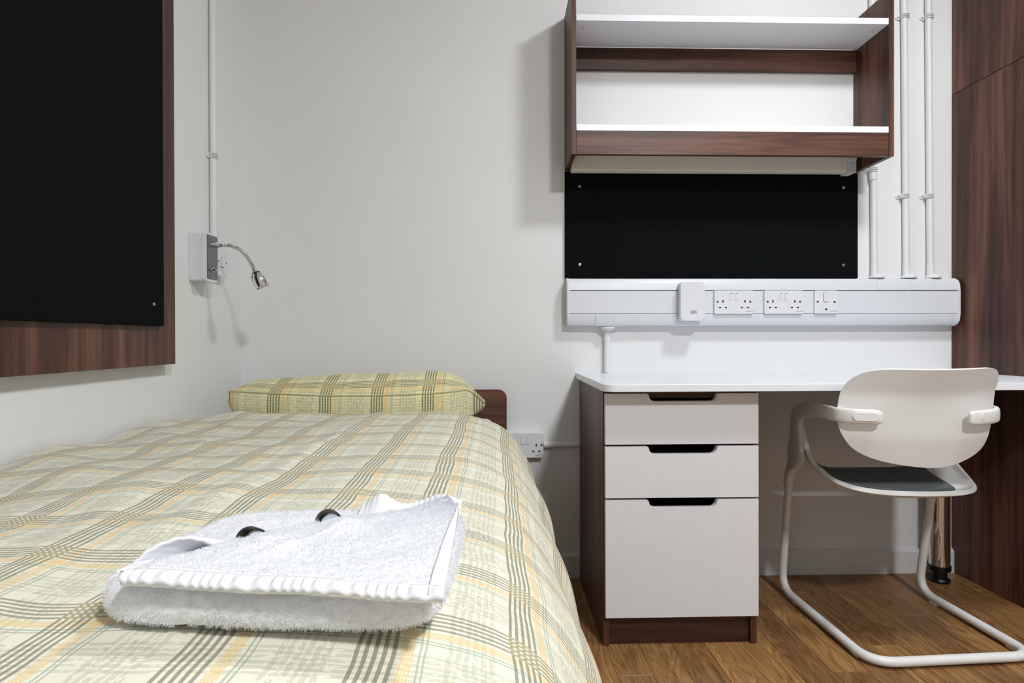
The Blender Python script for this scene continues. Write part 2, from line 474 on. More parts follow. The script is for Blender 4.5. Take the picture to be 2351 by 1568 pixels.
obj('back_rail', B((a, -.019, 1.832), (b, -.0012, 1.9095), .0006), M['walnut_x'], su)
obj('back_rail', B((a, -.020, 1.950), (b, -.0012, ST-.001), .0006), M['walnut_x'], su)
# slim strip lamp below the shelf
bt = thing('strip_lamp', (1.68, -.05, 1.549), 'slim unlit white strip lamp fixed below the wall unit', 'lamp')
prof = [(-.012, 1.5485), (-.055, 1.5485), (-.058, 1.52), (-.052, 1.47), (-.046, 1.458), (-.020, 1.458), (-.012, 1.47)]
obj('diffuser', prism(prof, 'x', 1.178, 2.166), M['batten'], bt)
obj('end_cap', B((2.167, -.062, 1.454), (2.195, -.010, 1.5485), .0015), M['pvc'], bt)
obj('end_clip', B((2.162, -.066, 1.497), (2.1945, -.062, 1.5485), .0012), M['pvc'], bt)

# ------------------------------------------------------------------ pin boards
def screw_at(parent, p, axis, r=.006):
    s = obj('screw', lathe(p, axis, [(-.003, r*.8), (0, r), (.0015, r*.85), (.002, r*.3)], 14), M['screw'], parent)
    q = Vector(p) + Vector(axis)*.0019
    obj('screw_hole', lathe(q, axis, [(-.001, r*.28), (.0004, r*.28)], 8), M['black'], s)
pb = thing('pinboard', (1.694, 0, 1.081), 'wide black felt pinboard on the wall between shelf and cable trunking', 'pinboard')
obj('felt_panel', B((1.158, -.012, 1.0815), (2.2315, -.0006, 1.4665), .002), M['felt'], pb)
for xx in (1.211, 2.178):
    for zz in (1.413, 1.130): screw_at(pb, (xx, -.012, zz), (0, -1, 0))
nb = thing('noticeboard', (0, -1.05, .798), 'large black felt noticeboard on a walnut panel beside the bed', 'noticeboard')
obj('wood_panel', B((.0006, -1.62, .798), (.035, -.5105, 2.10), .0008), M['walnut_z'], nb)
obj('felt_panel', B((.0352, -1.54, .899), (.0505, -.592, 2.02), .003), M['felt'], nb)
for yy in (-.64, -1.49):
    for zz in (.953, 1.96): screw_at(nb, (.0505, yy, zz), (1, 0, 0), .0045)

# ------------------------------------------------------------------ cable trunking
TX1, TX2, TZ1, TZ2, TY = 1.161, 2.578, .909, 1.078, -.055
tr = thing('cable_trunking', ((TX1+TX2)/2, 0, TZ1), 'long white plastic dado trunking running above the desk', 'trunking')
LZ1, LZ2 = .9515, 1.0335
obj('back_channel', B((TX1+.006, -.040, TZ1+.0075), (TX2-.006, -.0006, TZ2-.0075), .001), M['dark'], tr)
def top_prof():
    return [(-.0007, TZ2), (-.036, TZ2), (-.0415, TZ2-.0012), (-.0455, TZ2-.005), (-.0500, TZ2-.016), (-.0528, TZ2-.027), (-.0545, TZ2-.037), (-.055, LZ2+.0022),
            (-.047, LZ2+.0022), (-.042, TZ2-.008), (-.0007, TZ2-.006)]
tp = top_prof()
bp = [(y, TZ1 + (TZ2 - z)) for y, z in tp]
obj('top_cover', prism(tp, 'x', TX1+.004, TX2-.004), M['pvc'], tr)
obj('bottom_cover', prism(bp, 'x', TX1+.004, TX2-.004), M['pvc'], tr)
obj('centre_lid', B((TX1+.004, TY+.0005, LZ1+.0014), (TX2-.004, -.047, LZ2-.0006), .0006), M['pvc'], tr)
capo = [(-.0006, TZ1-.002), (-.032, TZ1-.002), (-.047, TZ1+.006), (-.055, TZ1+.02), (-.0572, LZ1), (-.0572, LZ2), (-.055, TZ2-.02), (-.047, TZ2-.006), (-.032, TZ2+.002), (-.0006, TZ2+.002)]
for xx in (TX1-.001, TX2-.0075):
    obj('end_cap', prism(capo, 'x', xx, xx+.0085, .0012, 2), M['pvc'], tr)
tp2 = [(y*1.035 - .0006, z + (.0014 if z > TZ2-.004 else 0)) for y, z in tp[:8]] + [(-.02, LZ2+.001), (-.02, TZ2-.01), (-.0007, TZ2-.01)]
bp2 = [(y, TZ1 + (TZ2 - z)) for y, z in tp2]
for xc in (2.318, 2.44, 2.529):
    obj('adaptor', prism(tp2, 'x', xc-.043, xc+.043, .0006, 1), M['pvc'], tr)
obj('adaptor', prism(bp2, 'x', 1.2605, 1.3475, .0006, 1), M['pvc'], tr)

# conduits
def clip(parent, x, z, r=.0118, left=True):
    c = obj('clip', prism(rrect(x-.026, x+.022, z-.0085, z+.0085, .008, 5), 'y', -.004, -.0005, .0008, 1), M['conduit'], parent)
    for dz in (-.006, 0.0, .006):
        obj('clip_band', T([(x+(r+.0025)*math.cos(q*PI/12+PI), -.0118+(r+.0025)*math.sin(q*PI/12+PI), z+dz) for q in range(0, 13)], .0022, 6), M['conduit'], c)
    obj('clip_screw', lathe((x-.019, -.004, z), (0, -1, 0), [(-.001, .003), (.001, .003)], 8), M['screw'], c)
def bell(parent, x, z, dz):
    obj('bell_adaptor', lathe((x, -.0272, z), (0, 0, dz), [(0, .0265), (.005, .0260), (.009, .0225), (.0125, .017), (.0135, .012)], 24), M['conduit'], parent)
def pipe_path(x, z0, z1):
    return [(x+.006, -.0128, z0), (x, -.0128, (z0+z1)/2), (x-.006, -.0128, z1)]
cinfo = [(2.285, 'white conduit half hidden beside the wall unit side panel', (1.478,)),
         (2.404, 'white conduit running up the wall, between two others', (1.383, 2.038)),
         (2.494, 'white conduit running up the wall next to the wardrobe side', (1.383, 2.038))]
for xx, lab, clips in cinfo:
    zb = TZ2 + .0025
    t = thing('conduit', (xx, -.0128, zb), lab, 'conduit', 'vertical conduits above the trunking')
    obj('pipe', T(pipe_path(xx, zb+.004, ZC-.001), .0112, 16), M['conduit'], t)
    bell(t, xx+.006, zb, 1)
    obj('sleeve', lathe((xx+.006, -.0128, zb+.006), (0, 0, 1), [(0, .0124), (.044, .0124), (.045, .0112)], 18), M['conduit'], t)
    for zc in clips: clip(t, xx, zc)
    if len(clips) == 1:
        obj('coupling', lathe((xx, -.0128, 1.440), (0, 0, 1), [(0, .0128), (.003, .0138), (.026, .0138), (.028, .012)], 18), M['conduit'], t)
t = thing('conduit', (1.308, -.0128, .741), 'short white conduit dropping from the trunking to the desk top', 'conduit')
zb = TZ1 - .0025
obj('pipe', T([(1.308, -.0128, zb-.004), (1.308, -.0128, .82), (1.308, -.0128, .7412)], .0112, 16), M['conduit'], t)
bell(t, 1.308, zb, -1)
obj('sleeve', lathe((1.308, -.0128, zb-.006), (0, 0, -1), [(0, .0124), (.044, .0124), (.045, .0112)], 18), M['conduit'], t)
t = thing('conduit', (1.15, -.012, .4825), 'horizontal white conduit between bed socket and drawer unit', 'conduit')
obj('pipe', T([(1.0785, -.0122, .4825), (1.1, -.0122, .4825), (1.34, -.0122, .4825)], .0112, 16), M['conduit'], t)
obj('coupling', lathe((1.0785, -.0122, .4825), (1, 0, 0), [(0, .0132), (.024, .0132), (.025, .0115)], 18), M['conduit'], t)

# sockets
def double_socket(x, z, yf, label, back=None, wd=.1395, hg=.083):
    """x,z: lower left corner of the face plate, yf: y of the surface it is fixed to"""
    t = thing('double_socket', (x+wd/2, yf, z), label, 'socket', 'double wall sockets')
    if back:
        obj('back_box', prism(rrect(x+.001, x+wd-.001, z+.001, z+hg-.001, .004), 'y', yf-back, yf-.0006, .001, 2), M['socket'], t)
        yf = yf - back
    y1 = yf - .0085
    obj('face_plate', prism(rrect(x, x+wd, z, z+hg, .003), 'y', y1, yf-.0002, .0015, 3), M['socket'], t)
    cxx = x + wd/2
    for dx in (-.0095, .0095):
        r = obj('rocker', prism(rrect(cxx+dx-.0068, cxx+dx+.0068, z+.047, z+.073, .002, 3), 'y', y1-.0022, y1+.001, .001, 2), M['socket'], t)
        obj('red_mark', B((cxx+dx-.0042, y1-.0026, z+.0712), (cxx+dx+.0042, y1-.0018, z+.0728), 0), M['print_grey'], r)
    for sx in (-1, 1):
        hx = cxx + sx*.0395
        for (ox, oz, ww, hh) in ((0, .044, .0024, .0044), (-.0107, .022, .0037, .0024), (.0107, .022, .0037, .0024)):
            obj('pin_slot', B((hx+ox-ww, y1-.0003, z+oz-hh), (hx+ox+ww, y1+.002, z+oz+hh), 0), M['black'], t)
        s = obj('screw', lathe((cxx+sx*.0585, y1+.0003, z+hg/2+.001), (0, -1, 0), [(-.001, .0037), (.0006, .0037)], 12), M['black'], t)
        obj('screw_head', lathe((cxx+sx*.0585-.0008, y1-.0003, z+hg/2+.0018), (0, -1, 0), [(-.0004, .0016), (.0004, .0016)], 8), M['plate'], s)
    text('maker_print', 'CONTACTUM', (x+wd-.013, y1-.0003, z+.0085), .0042, M['print_grey'], t)
    return t
double_socket(1.6825, .9508, TY, 'white double socket on the trunking right next to the wireless access point')
double_socket(1.862, .9508, TY, 'white double socket on the trunking next to the single fused switch')
double_socket(.9465, .440, 0, 'white double socket low on the wall partly hidden behind the duvet', back=.024, wd=.13, hg=.087)
def fused(x, z, yf, t, wd=.082, hg=.082):
    y1 = yf - .0085; cxx = x + wd/2
    obj('face_plate', prism(rrect(x, x+wd, z, z+hg, .003), 'y', y1, yf-.0002, .0015, 3), M['socket'], t)
    obj('rocker_well', prism(rrect(cxx-.0098, cxx+.0092, z+.040, z+.0745, .003, 3), 'y', y1-.0004, y1+.002, 0), M['print_grey'], t)
    obj('rocker', prism(rrect(cxx-.0086, cxx+.0086, z+.0418, z+.0735, .002, 3), 'y', y1-.003, y1+.001, .001, 2), M['socket'], t)
    obj('fuse_holder', prism(rrect(cxx-.014, cxx+.013, z+.015, z+.031, .003, 3), 'y', y1-.0012, y1+.001, .0006, 2), M['socket'], t)
    for (xx, zz) in ((cxx-.0305, z+.0415), (cxx+.0305, z+.0415), (cxx, z+.0152)):
        obj('screw', lathe((xx, y1-.0003 - (.001 if xx == cxx else 0), zz), (0, -1, 0), [(-.001, .0034), (.0007, .0034)], 12), M['black'], t)
    text('maker_print', 'CONTACTUM', (x+wd-.013, y1-.0003, z+.0085), .0042, M['print_grey'], t)
t = thing('fused_switch', (2.084, TY, .951), 'single white fused switch at the end of the sockets on the trunking', 'switch')
fused(2.043, .9515, TY, t)
# wireless access point
ap = thing('access_point', (1.596, TY, .926), 'white upright wireless access point with a grey logo on the trunking', 'access point')
obj('back_plate', prism(rrect(1.554, 1.637, .928, 1.060, .008), 'y', -.068, TY-.0004, .001, 2), M['pvc'], ap)
obj('shell', prism(rrect(1.553, 1.638, .926, 1.0615, .009), 'y', -.092, -.068, .006, 4), M['socket'], ap)
for k, (hh) in enumerate((.0022, .0040, .0062, .0040, .0022, .0040, .0062, .0040, .0022)):
    px_ = 1.5985 + (k-4)*.00265
    obj('logo_bar', B((px_-.0007, -.0925, .9572-hh*.15), (px_+.0007, -.0915, .9572+hh*.85), 0), M['print_grey'], ap)
text('logo_text', 'CISCO', (1.5985, -.0923, .9525), .0078, M['print_grey'], ap, weight=.0002)

# ------------------------------------------------------------------ drawer unit and desk
PX1, PX2, PY, PT = 1.2068, 1.6435, -.4954, .7195
dr = thing('drawer_unit', ((PX1+PX2)/2, -.26, 0), 'walnut pedestal with three white drawers under the desk', 'drawer unit')
obj('side_panel', B((PX1, PY, 0), (PX1+.018, -.03, PT), .0006), M['walnut_z'], dr)
obj('side_panel', B((PX2-.018, PY, 0), (PX2, -.03, PT), .0006), M['walnut_z'], dr)
obj('plinth', B((PX1+.0185, PY+.012, 0.0), (PX2-.0185, PY+.030, .0865), .0006), M['walnut_x'], dr)
obj('bottom_panel', B((PX1+.0185, PY+.032, .0865), (PX2-.0185, -.03, .103), .0006), M['walnut_x'], dr)
obj('back_panel', B((PX1+.0185, -.046, .1035), (PX2-.0185, -.03, PT-.02), .0006), M['walnut_x'], dr)
obj('top_rail', B((PX1+.0185, PY+.004, PT-.0235), (PX2-.0185, -.047, PT), .0006), M['walnut_x'], dr)
for z0, z1 in ((.087, .4145), (.4205, .5635), (.5695, .7105)):
    d = empty('drawer', ((PX1+PX2)/2, PY, z0)); d.parent = dr; d.matrix_parent_inverse = Matrix.Translation(-origin(dr)); d.location = ((PX1+PX2)/2, PY, z0)
    nx0, nx1, nd, nr = 1.3315, 1.5235, .0215, .018
    out = [(1.2105, z0), (1.6400, z0), (1.6400, z1), (nx1+.004, z1)]
    out += [(nx1 - .0*i, z1-.004) for i in range(1)]
    for i in range(7):
        q = i/6*PI/2; out.append((nx1-nr+nr*math.cos(q), z1-nd+nr-nr*math.sin(q)))
    for i in range(7):
        q = PI/2 + i/6*PI/2; out.append((nx0+nr+nr*math.cos(q), z1-nd+nr-nr*math.sin(q)))
    out += [(nx0, z1-.004), (nx0-.004, z1), (1.2105, z1)]
    me_par = dr
    f = obj('drawer_front', prism(out, 'y', PY-.0185, PY-.0005, .0016, 2), M['drawer_white'], dr)
    zt = z1 - .045
    bxm = bmesh.new()
    for lo, hi in (((PX1+.03, -.44, z0+.03), (PX1+.042, -.06, zt)), ((PX2-.042, -.44, z0+.03), (PX2-.03, -.06, zt)), ((PX1+.03, -.452, z0+.03), (PX2-.03, -.440, zt)), ((PX1+.03, -.06, z0+.03), (PX2-.03, -.048, zt)), ((PX1+.042, -.44, z0+.03), (PX2-.042, -.06, z0+.04))):
        box(bxm, lo, hi)
    obj('drawer_box', bxm, M['dark'], f)
    bpy.data.objects.remove(d)
dk = thing('desk', (1.89, -.28, 0), 'white desk top with rounded front corner and a chrome leg', 'desk')
dz0, dz1 = .7200, .7400
dout = rrect(1.1975, 2.588, -.5685, -.0265, .032, 8, (1, 0, 0, 0))
dout = dout[:]
obj('desk_top', prism([(1.1975, -.0005)] + [p for p in dout[:9]] + [(2.588, -.5685), (2.588, -.0005)], 'z', dz0, dz1, .0018, 3), M['white_board'], dk)
lg = obj('leg', lathe((2.480, -.085, .060), (0, 0, 1), [(0, .0325), (.652, .0325), (.659, .045)], 32), M['chrome'], dk)
obj('foot', lathe((2.480, -.085, 0), (0, 0, 1), [(0, .032), (.008, .034), (.014, .030), (.016, .024), (.040, .024), (.042, .035), (.058, .036), (.0605, .030)], 32), M['black'], lg)

# ------------------------------------------------------------------ chair
ch = thing('chair', (2.09, -.42, 0), 'white plastic armchair on a tubular sled base with grey seat pad at the desk', 'chair')
TRZ = .0185
path = fillet([(1.8725, -.2225, .415), (1.8745, -.163, TRZ), (1.8825, -.640, TRZ), (2.3345, -.618, TRZ), (2.3255, -.195, TRZ), (2.3185, -.277, .415)],
              [.075, .075, .06, .075], 10)
obj('sled_frame', T(path, .0125, 16), M['chair'], ch)
for (gx, gy) in ((1.876, -.25), (1.883, -.565), (2.322, -.27), (2.333, -.55)):
    obj('glide', B((gx-.005, gy-.016, 0.0), (gx+.005, gy+.016, .0085), .002), M['chair'], ch)
Xv = lambda a: (a, 0, 0)
left = [((1.8722, -.214, .380), (.0135, 0, 0), (0, .0135, .002)),
        ((1.8722, -.220, .405), (.0138, 0, 0), (0, .0140, .002)),
        ((1.8728, -.2310, .430), (.0134, 0, 0), (0, .0200, .001)),
        ((1.8738, -.2500, .452), (.0126, 0, 0), (0, .0340, 0)),
        ((1.8748, -.2640, .478), (.0120, 0, 0), (0, .0430, 0)),
        ((1.8740, -.2690, .518), (.0120, 0, 0), (0, .0385, .003)),
        ((1.8710, -.2730, .560), (.0120, 0, 0), (0, .0330, .008)),
        ((1.8670, -.2830, .602), (.0120, 0, 0), (0, .0280, .014)),
        ((1.8630, -.305, .627), (.0110, 0, 0), (0, .0180, .0215)),
        ((1.8560, -.368, .646), (.0095, 0, 0), (0, .0030, .0215)),
        ((1.8360, -.480, .656), (.0080, 0, 0), (0, 0, .0200)),
        ((1.8130, -.572, .661), (.0070, .0015, 0), (0, 0, .0192)),
        ((1.8095, -.612, .662), (.0060, .0040, 0), (0, 0, .0190)),
        ((1.8300, -.6410, .662), (.0025, .0065, 0), (0, 0, .0190)),
        ((1.8620, -.6550, .662), (.0010, .0066, 0), (0, 0, .0188)),
        ((1.8850, -.6620, .661), (.0008, .0064, 0), (0, 0, .0180)),
        ((1.8950, -.6640, .661), (.0004, .0030, 0), (0, 0, .0120))]
right = [((2.3190, -.270, .380), (.0135, 0, 0), (0, .0135, .002)),
         ((2.3185, -.276, .405), (.0138, 0, 0), (0, .0140, .002)),
         ((2.3180, -.2800, .430), (.0134, 0, 0), (0, .0200, .001)),
         ((2.3170, -.2930, .452), (.0126, 0, 0), (0, .0340, 0)),
         ((2.3155, -.3020, .478), (.0120, 0, 0), (0, .0430, 0)),
         ((2.3160, -.3040, .518), (.0120, 0, 0), (0, .0385, .003)),
         ((2.3150, -.3070, .560), (.0120, 0, 0), (0, .0330, .008)),
         ((2.3120, -.3150, .602), (.0120, 0, 0), (0, .0280, .014)),
         ((2.3060, -.336, .634), (.0110, 0, 0), (0, .0180, .0215)),
         ((2.2960, -.392, .651), (.0095, 0, 0), (0, .0030, .0215)),
         ((2.2700, -.490, .658), (.0080, 0, 0), (0, 0, .0200)),
         ((2.2440, -.575, .662), (.0070, -.0015, 0), (0, 0, .0195)),
         ((2.2340, -.612, .663), (.0060, -.0040, 0), (0, 0, .0192)),
         ((2.2110, -.6420, .662), (.0025, -.0065, 0), (0, 0, .0190)),
         ((2.1700, -.6620, .660), (.0010, -.0066, 0), (0, 0, .0188)),
         ((2.1230, -.6740, .659), (.0008, -.0064, 0), (0, 0, .0180)),
         ((2.1120, -.6755, .659), (.0004, -.0030, 0), (0, 0, .0120))]
for secs, sgn in ((left, 1), (right, -1)):
    am = obj('armrest', loft(secs, 18, 6, 3.0), M['chair'], ch)
    # raised oval cap that hides the fixing, follows the strap
    p0, p1 = Vector(secs[-4][0]), Vector(secs[-2][0]); e = (p0+p1)/2
    ang = math.atan2(sgn*(p1.y-p0.y), sgn*(p1.x-p0.x))
    bmq = prism(rrect(-.030, .030, -.0105, .0105, .0100, 6), 'y', -.0102, .003, .0010, 2)
    bmq.transform(Matrix.Translation(e) @ Matrix.Rotation(ang, 4, 'Z'))
    obj('fixing_cap', bmq, M['chair'], am)
# backrest shell
bl = [(.5255, 2.035), (.530, 1.985), (.540, 1.925), (.552, 1.885), (.570, 1.852), (.595, 1.830), (.625, 1.8155), (.660, 1.809), (.700, 1.811), (.730, 1.818), (.752, 1.830), (.768, 1.847), (.778, 1.868), (.783, 1.898), (.784, 1.92)]
br = [(.5255, 2.060), (.530, 2.095), (.540, 2.130), (.552, 2.160), (.570, 2.190), (.595, 2.208), (.625, 2.218), (.660, 2.223), (.700, 2.224), (.725, 2.228), (.742, 2.2315), (.756, 2.230), (.768, 2.224), (.776, 2.214), (.7815, 2.199), (.784, 2.175)]
def back_pt(u, v):
    z = .5255 + (.784-.5255)*(.5 - .5*math.cos(v*PI))
    l, r = sinterp(bl, z), sinterp(br, z)
    q = .5 - .5*math.cos(u*PI)
    x = l + (r-l)*q
    k = (x-2.02)/.21
    y = -.655 + .050*abs(k)**2.2 - (z-.65)*.10 + .10*max(0, .60-z) - .35*max(0, z-.72)*(1-abs(k)*.6)
    zz = z + (.004*(abs(k)**2) if z > .7 else 0)
    return (x, y, zz)
obj('backrest', grid(back_pt, 36, 30), M['chair'], ch, mods=[('SOLIDIFY', dict(thickness=.008, offset=0)), ('BEVEL', dict(width=.0028, segments=3, limit_method='ANGLE', angle_limit=1.0))])
# seat shell: sides rise into the legs, rear edge is one broad curve
SL, SR = 1.884, 2.308
rear = [(1.884, -.40), (1.888, -.44), (1.900, -.485), (1.925, -.530), (1.965, -.566), (2.02, -.589), (2.075, -.597), (2.13, -.590), (2.185, -.570), (2.235, -.535), (2.272, -.492), (2.292, -.45), (2.302, -.41), (2.308, -.36)]
rimz = [(-.60, .0), (-.47, .008), (-.42, .018), (-.385, .030), (-.355, .048), (-.33, .072), (-.31, .105), (-.295, .135), (-.27, .150), (-.23, .120), (-.19, .05)]
cenz = [(-.60, .443), (-.56, .438), (-.50, .435), (-.40, .435), (-.30, .440), (-.24, .440), (-.19, .428)]
def seat_z(x, y):
    u = min(1.0, abs((2*x-SL-SR)/(SR-SL)))
    dr_ = max(0.0, 1-(y-sinterp(rear, x))/.055)
    return sinterp(cenz, y) + sinterp(rimz, y)*u**9 + .010*dr_**2 + .006*u**4
def seat_pt(u, v):
    x = SL + (SR-SL)*(.5-.5*math.cos(u*PI))
    yr = sinterp(rear, x)
    y = yr + (-.19-yr)*v
    return (x, y, seat_z(x, y))
obj('seat_shell', grid(seat_pt, 60, 40), M['chair'], ch, flip=False, mods=[('SOLIDIFY', dict(thickness=.013, offset=-1)), ('BEVEL', dict(width=.003, segments=3, limit_method='ANGLE', angle_limit=1.0))])
cl = [(-.574, 2.045), (-.566, 1.992), (-.55, 1.958), (-.52, 1.934), (-.47, 1.918), (-.40, 1.914), (-.32, 1.918), (-.285, 1.93), (-.272, 1.96)]
cr = [(-.574, 2.100), (-.566, 2.145), (-.55, 2.172), (-.52, 2.196), (-.47, 2.218), (-.40, 2.240), (-.32, 2.258), (-.285, 2.262), (-.272, 2.24)]
def pad_pt(u, v):
    y = -.574 + .302*(.5-.5*math.cos(v*PI))
    l, r = sinterp(cl, y), sinterp(cr, y)
    q = .5-.5*math.cos(u*PI)
    x = l + (r-l)*q
    e = min(1.0, min(u, 1-u, v, 1-v)*9)
    return (x, y, seat_z(x, y) + .002 + .006*math.sqrt(max(0, 1-(1-e)**2)))
obj('seat_pad', grid(pad_pt, 30, 26), M['seatpad'], ch, flip=False, mods=[('SOLIDIFY', dict(thickness=.004, offset=-1))])

# ------------------------------------------------------------------ reading lamp, switch and conduit by the bed
rl = thing('reading_lamp', (0, -.335, 1.11), 'chrome gooseneck reading lamp on a white wall box over the pillow', 'lamp')
obj('back_box', prism(rrect(-.370, -.299, 1.038, 1.182, .005), 'x', .0006, .040, .003, 3), M['pvc'], rl)
obj('lid', prism(rrect(-.3705, -.2985, 1.0375, 1.1825, .006), 'x', .0408, .052, .003, 3), M['socket'], rl)
pl_ = obj('face_plate', prism(rrect(-.3655, -.3015, 1.046, 1.1765, .002), 'x', .052, .0545, .0006, 1), M['plate'], rl)
for zz in (1.054, 1.169): obj('plate_screw', lathe((.0545, -.3335, zz), (1, 0, 0), [(-.001, .0022), (.0007, .0022)], 10), M['screw'], pl_)
obj('arm_socket', lathe((.0545, -.334, 1.149), (1, 0, 0), [(0, .0085), (.020, .0085), (.0205, .0068), (.031, .0068), (.0315, .0055)], 20), M['chrome'], rl)
gp = catmull([(.080, -.334, 1.149), (.105, -.334, 1.1475), (.130, -.332, 1.139), (.152, -.328, 1.118), (.166, -.324, 1.094), (.1735, -.322, 1.077)], 40)
obj('gooseneck', T(gp, [.0063 + .0007*math.sin(i*1.9) for i in range(len(gp))], 10), M['chrome'], rl)
ax = Vector((.42, .06, -.90)).normalized()
hb = Vector((.1715, -.3225, 1.081))
hd = obj('lamp_head', lathe(hb, ax, [(0, .0062), (.012, .0075), (.0135, .0105), (.018, .0115), (.0195, .0165), (.030, .0215), (.048, .0222), (.062, .0200), (.063, .0185), (.056, .0180)], 28), M['chrome'], rl)
obj('head_collar', lathe(hb+ax*.0145, ax, [(0, .0112), (.004, .0122), (.005, .0112)], 20), M['black'], hd)
obj('lamp_bulb', lathe(hb+ax*.050, ax, [(0, .014), (.004, .013), (.006, .005)], 16), M['socket'], hd)
tg = obj('toggle_switch', lathe((.0545, -.334, 1.0735), (1, 0, 0), [(0, .0075), (.003, .0075), (.0035, .005), (.012, .004), (.016, .0045), (.0165, .002)], 16), M['chrome'], rl)
obj('toggle_bar', B((.058, -.346, 1.0715), (.064, -.322, 1.0755), .001), M['black'], tg)
sw = thing('fused_switch', (0, -.215, 1.066), 'small white fused switch on the side wall behind the reading lamp', 'switch')
obj('back_box', prism(rrect(-.2555, -.1785, 1.067, 1.153, .010), 'x', .0006, .022, .001, 2), M['pvc'], sw)
obj('face_plate', prism(rrect(-.256, -.178, 1.0665, 1.1535, .012), 'x', .022, .031, .003, 3), M['socket'], sw)
obj('rocker', prism(rrect(-.226, -.211, 1.097, 1.126, .002), 'x', .030, .0345, .001, 2), M['socket'], sw)
obj('rocker_shadow_gap', prism(rrect(-.2272, -.2098, 1.0945, 1.1275, .002), 'x', .030, .0314, 0), M['print_grey'], sw)
for yy in (-.245, -.189): obj('screw', lathe((.031, yy, 1.112), (1, 0, 0), [(-.001, .003), (.0006, .003)], 10), M['black'], sw)
lc = thing('conduit', (.0122, -.236, 1.154), 'thin white conduit rising from the bedside switch up the side wall', 'conduit')
obj('pipe', T([(.0122, -.236, 1.1545), (.0122, -.236, 1.5), (.0122, -.236, ZC-.001)], .0105, 16), M['conduit'], lc)
c = obj('clip', prism(rrect(-.262, -.214, 1.438, 1.456, .008, 5), 'x', .0005, .004, .0008, 1), M['conduit'], lc)
for dz in (-.006, 0, .006):
    obj('clip_band', T([(.0122+.013*math.sin(q*PI/12), -.236+.013*math.cos(q*PI/12), 1.447+dz) for q in range(13)], .0022, 6), M['conduit'], c)

# ------------------------------------------------------------------ bed
bd = thing('bed', (.48, -1.0, 0), 'single bed with low dark walnut headboard against the back wall', 'bed')
obj('headboard', prism(rrect(.022, .9455, .10, .6835, .030, 8, (0, 0, 1, 1)), 'y', -.046, -.020, .0012, 2), M['walnut_x'], bd)
for xx in (.024, .905): obj('side_rail', B((xx, -1.955, .22), (xx+.022, -.047, .36), .001), M['walnut_y'], bd)
obj('foot_rail', B((.022, -1.978, .22), (.93, -1.956, .36), .001), M['walnut_x'], bd)
for (xx, yy) in ((.05, -.11), (.87, -.11), (.05, -1.93), (.87, -1.93)): obj('leg', B((xx, yy-.03, .0), (xx+.04, yy+.03, .22), .002), M['walnut_z'], bd)
for k in range(10): obj('slat', B((.047, -.18-k*.185, .335), (.904, -.11-k*.185, .350), .001), M['drawer_white'], bd)
mt = obj('mattress', B((.03, -1.95, .351), (.900, -.05, .586), .03, 5), M['sheet'])
tag(mt, 'white mattress under the duvet, its head end bare beside the pillow', 'mattress')

# duvet: cross profile (x, z) from the wall over the bed edge and down
DP = catmull([(.012, 0, .636), (.05, 0, .646), (.20, 0, .651), (.45, 0, .653), (.68, 0, .651), (.80, 0, .645), (.88, 0, .630), (.937, 0, .600), (.982, 0, .545), (1.014, 0, .480), (1.030, 0, .405), (1.034, 0, .32), (1.040, 0, .22), (1.046, 0, .16)], 10)
DS = [0.0]
for p, q in zip(DP, DP[1:]): DS.append(DS[-1] + (q-p).length)
def prof_at(s):
    s = max(0, min(s, DS[-1]))
    for i in range(len(DS)-1):
        if s <= DS[i+1]:
            t = (s-DS[i])/(DS[i+1]-DS[i])
            return DP[i].lerp(DP[i+1], t), (DP[i+1]-DP[i]).normalized()
    return DP[-1], (DP[-1]-DP[-2]).normalized()
DT = [(0.0, -.392, .075), (.015, -.389, .055), (.035, -.394, .033), (.055, -.404, .016), (.08, -.420, .005), (.11, -.442, .0), (1.56, -1.86, .0), (1.62, -1.915, .012), (1.67, -1.955, .04), (1.72, -1.985, .085), (1.85, -2.000, .22), (1.98, -2.005, .36)]
TY_ = [(a, b) for a, b, c in DT]; TD_ = [(a, c) for a, b, c in DT]
def fold(x, y):
    v = noise.noise((x*3.2, y*2.6, 1.7))*.010 + noise.noise((x*7.5+3, y*6.5, 4.2))*.0075*(1.25-.6*x) + noise.noise((x*3.0+y*10.0, y*1.4-x*6, 7.7))*.0035
    v += .006*math.exp(-((x-.555-.05*(y+1.0))/.022)**2) * (1 if -1.5 < y < -.45 else .2)
    v += .005*math.exp(-((x-.30+.25*(y+.9))/.03)**2)
    v += .0065*math.sin((x*.8+y)*19 + 2.2*math.sin(x*6))*max(0, 1-x/.62)*(1 if y < -.5 else max(0, (-.38-y)/.12))
    k = math.exp(-((x-.74)/.20)**4 - ((y+1.63)/.19)**4)   # pressed flat under the towel
    return v*(1-k) - .0005*k
def duvet_pt(u, v):
    s = u*DS[-1]; t = v*1.98
    p, tg_ = prof_at(s)
    y = interp(TY_, t); d = interp(TD_, t)
    nrm = Vector((-tg_.z, 0, tg_.x))
    side = max(0.0, min(1.0, (p.x-.93)/.09))
    f = fold(p.x, y)*(1-.55*side) + side*(.012*math.sin(y*15+1.2*math.sin(y*5)) + .016*noise.noise((y*6, p.z*5, 2)))*(.3+.7*max(0, min(1, (.6-p.z)/.25)))
    q = p + nrm*f
    x = max(q.x, .008)
    # the edge at the head is rolled, the corner of the bed a little rounded
    cr_ = max(0, min(1, (s-.80)/.30))
    y2 = y - .05*cr_*max(0, 1-t/.35) 
    return (x, y2, max(.14, q.z - d))
obj_d = obj('duvet', grid(duvet_pt, 150, 190, uv=lambda u, v: (u*DS[-1], v*1.98)), M['duvet'], angle=0, flip=True, mods=[('SOLIDIFY', dict(thickness=.016, offset=-1))])
obj_d.data.polygons.foreach_set('use_smooth', [True]*len(obj_d.data.polygons))
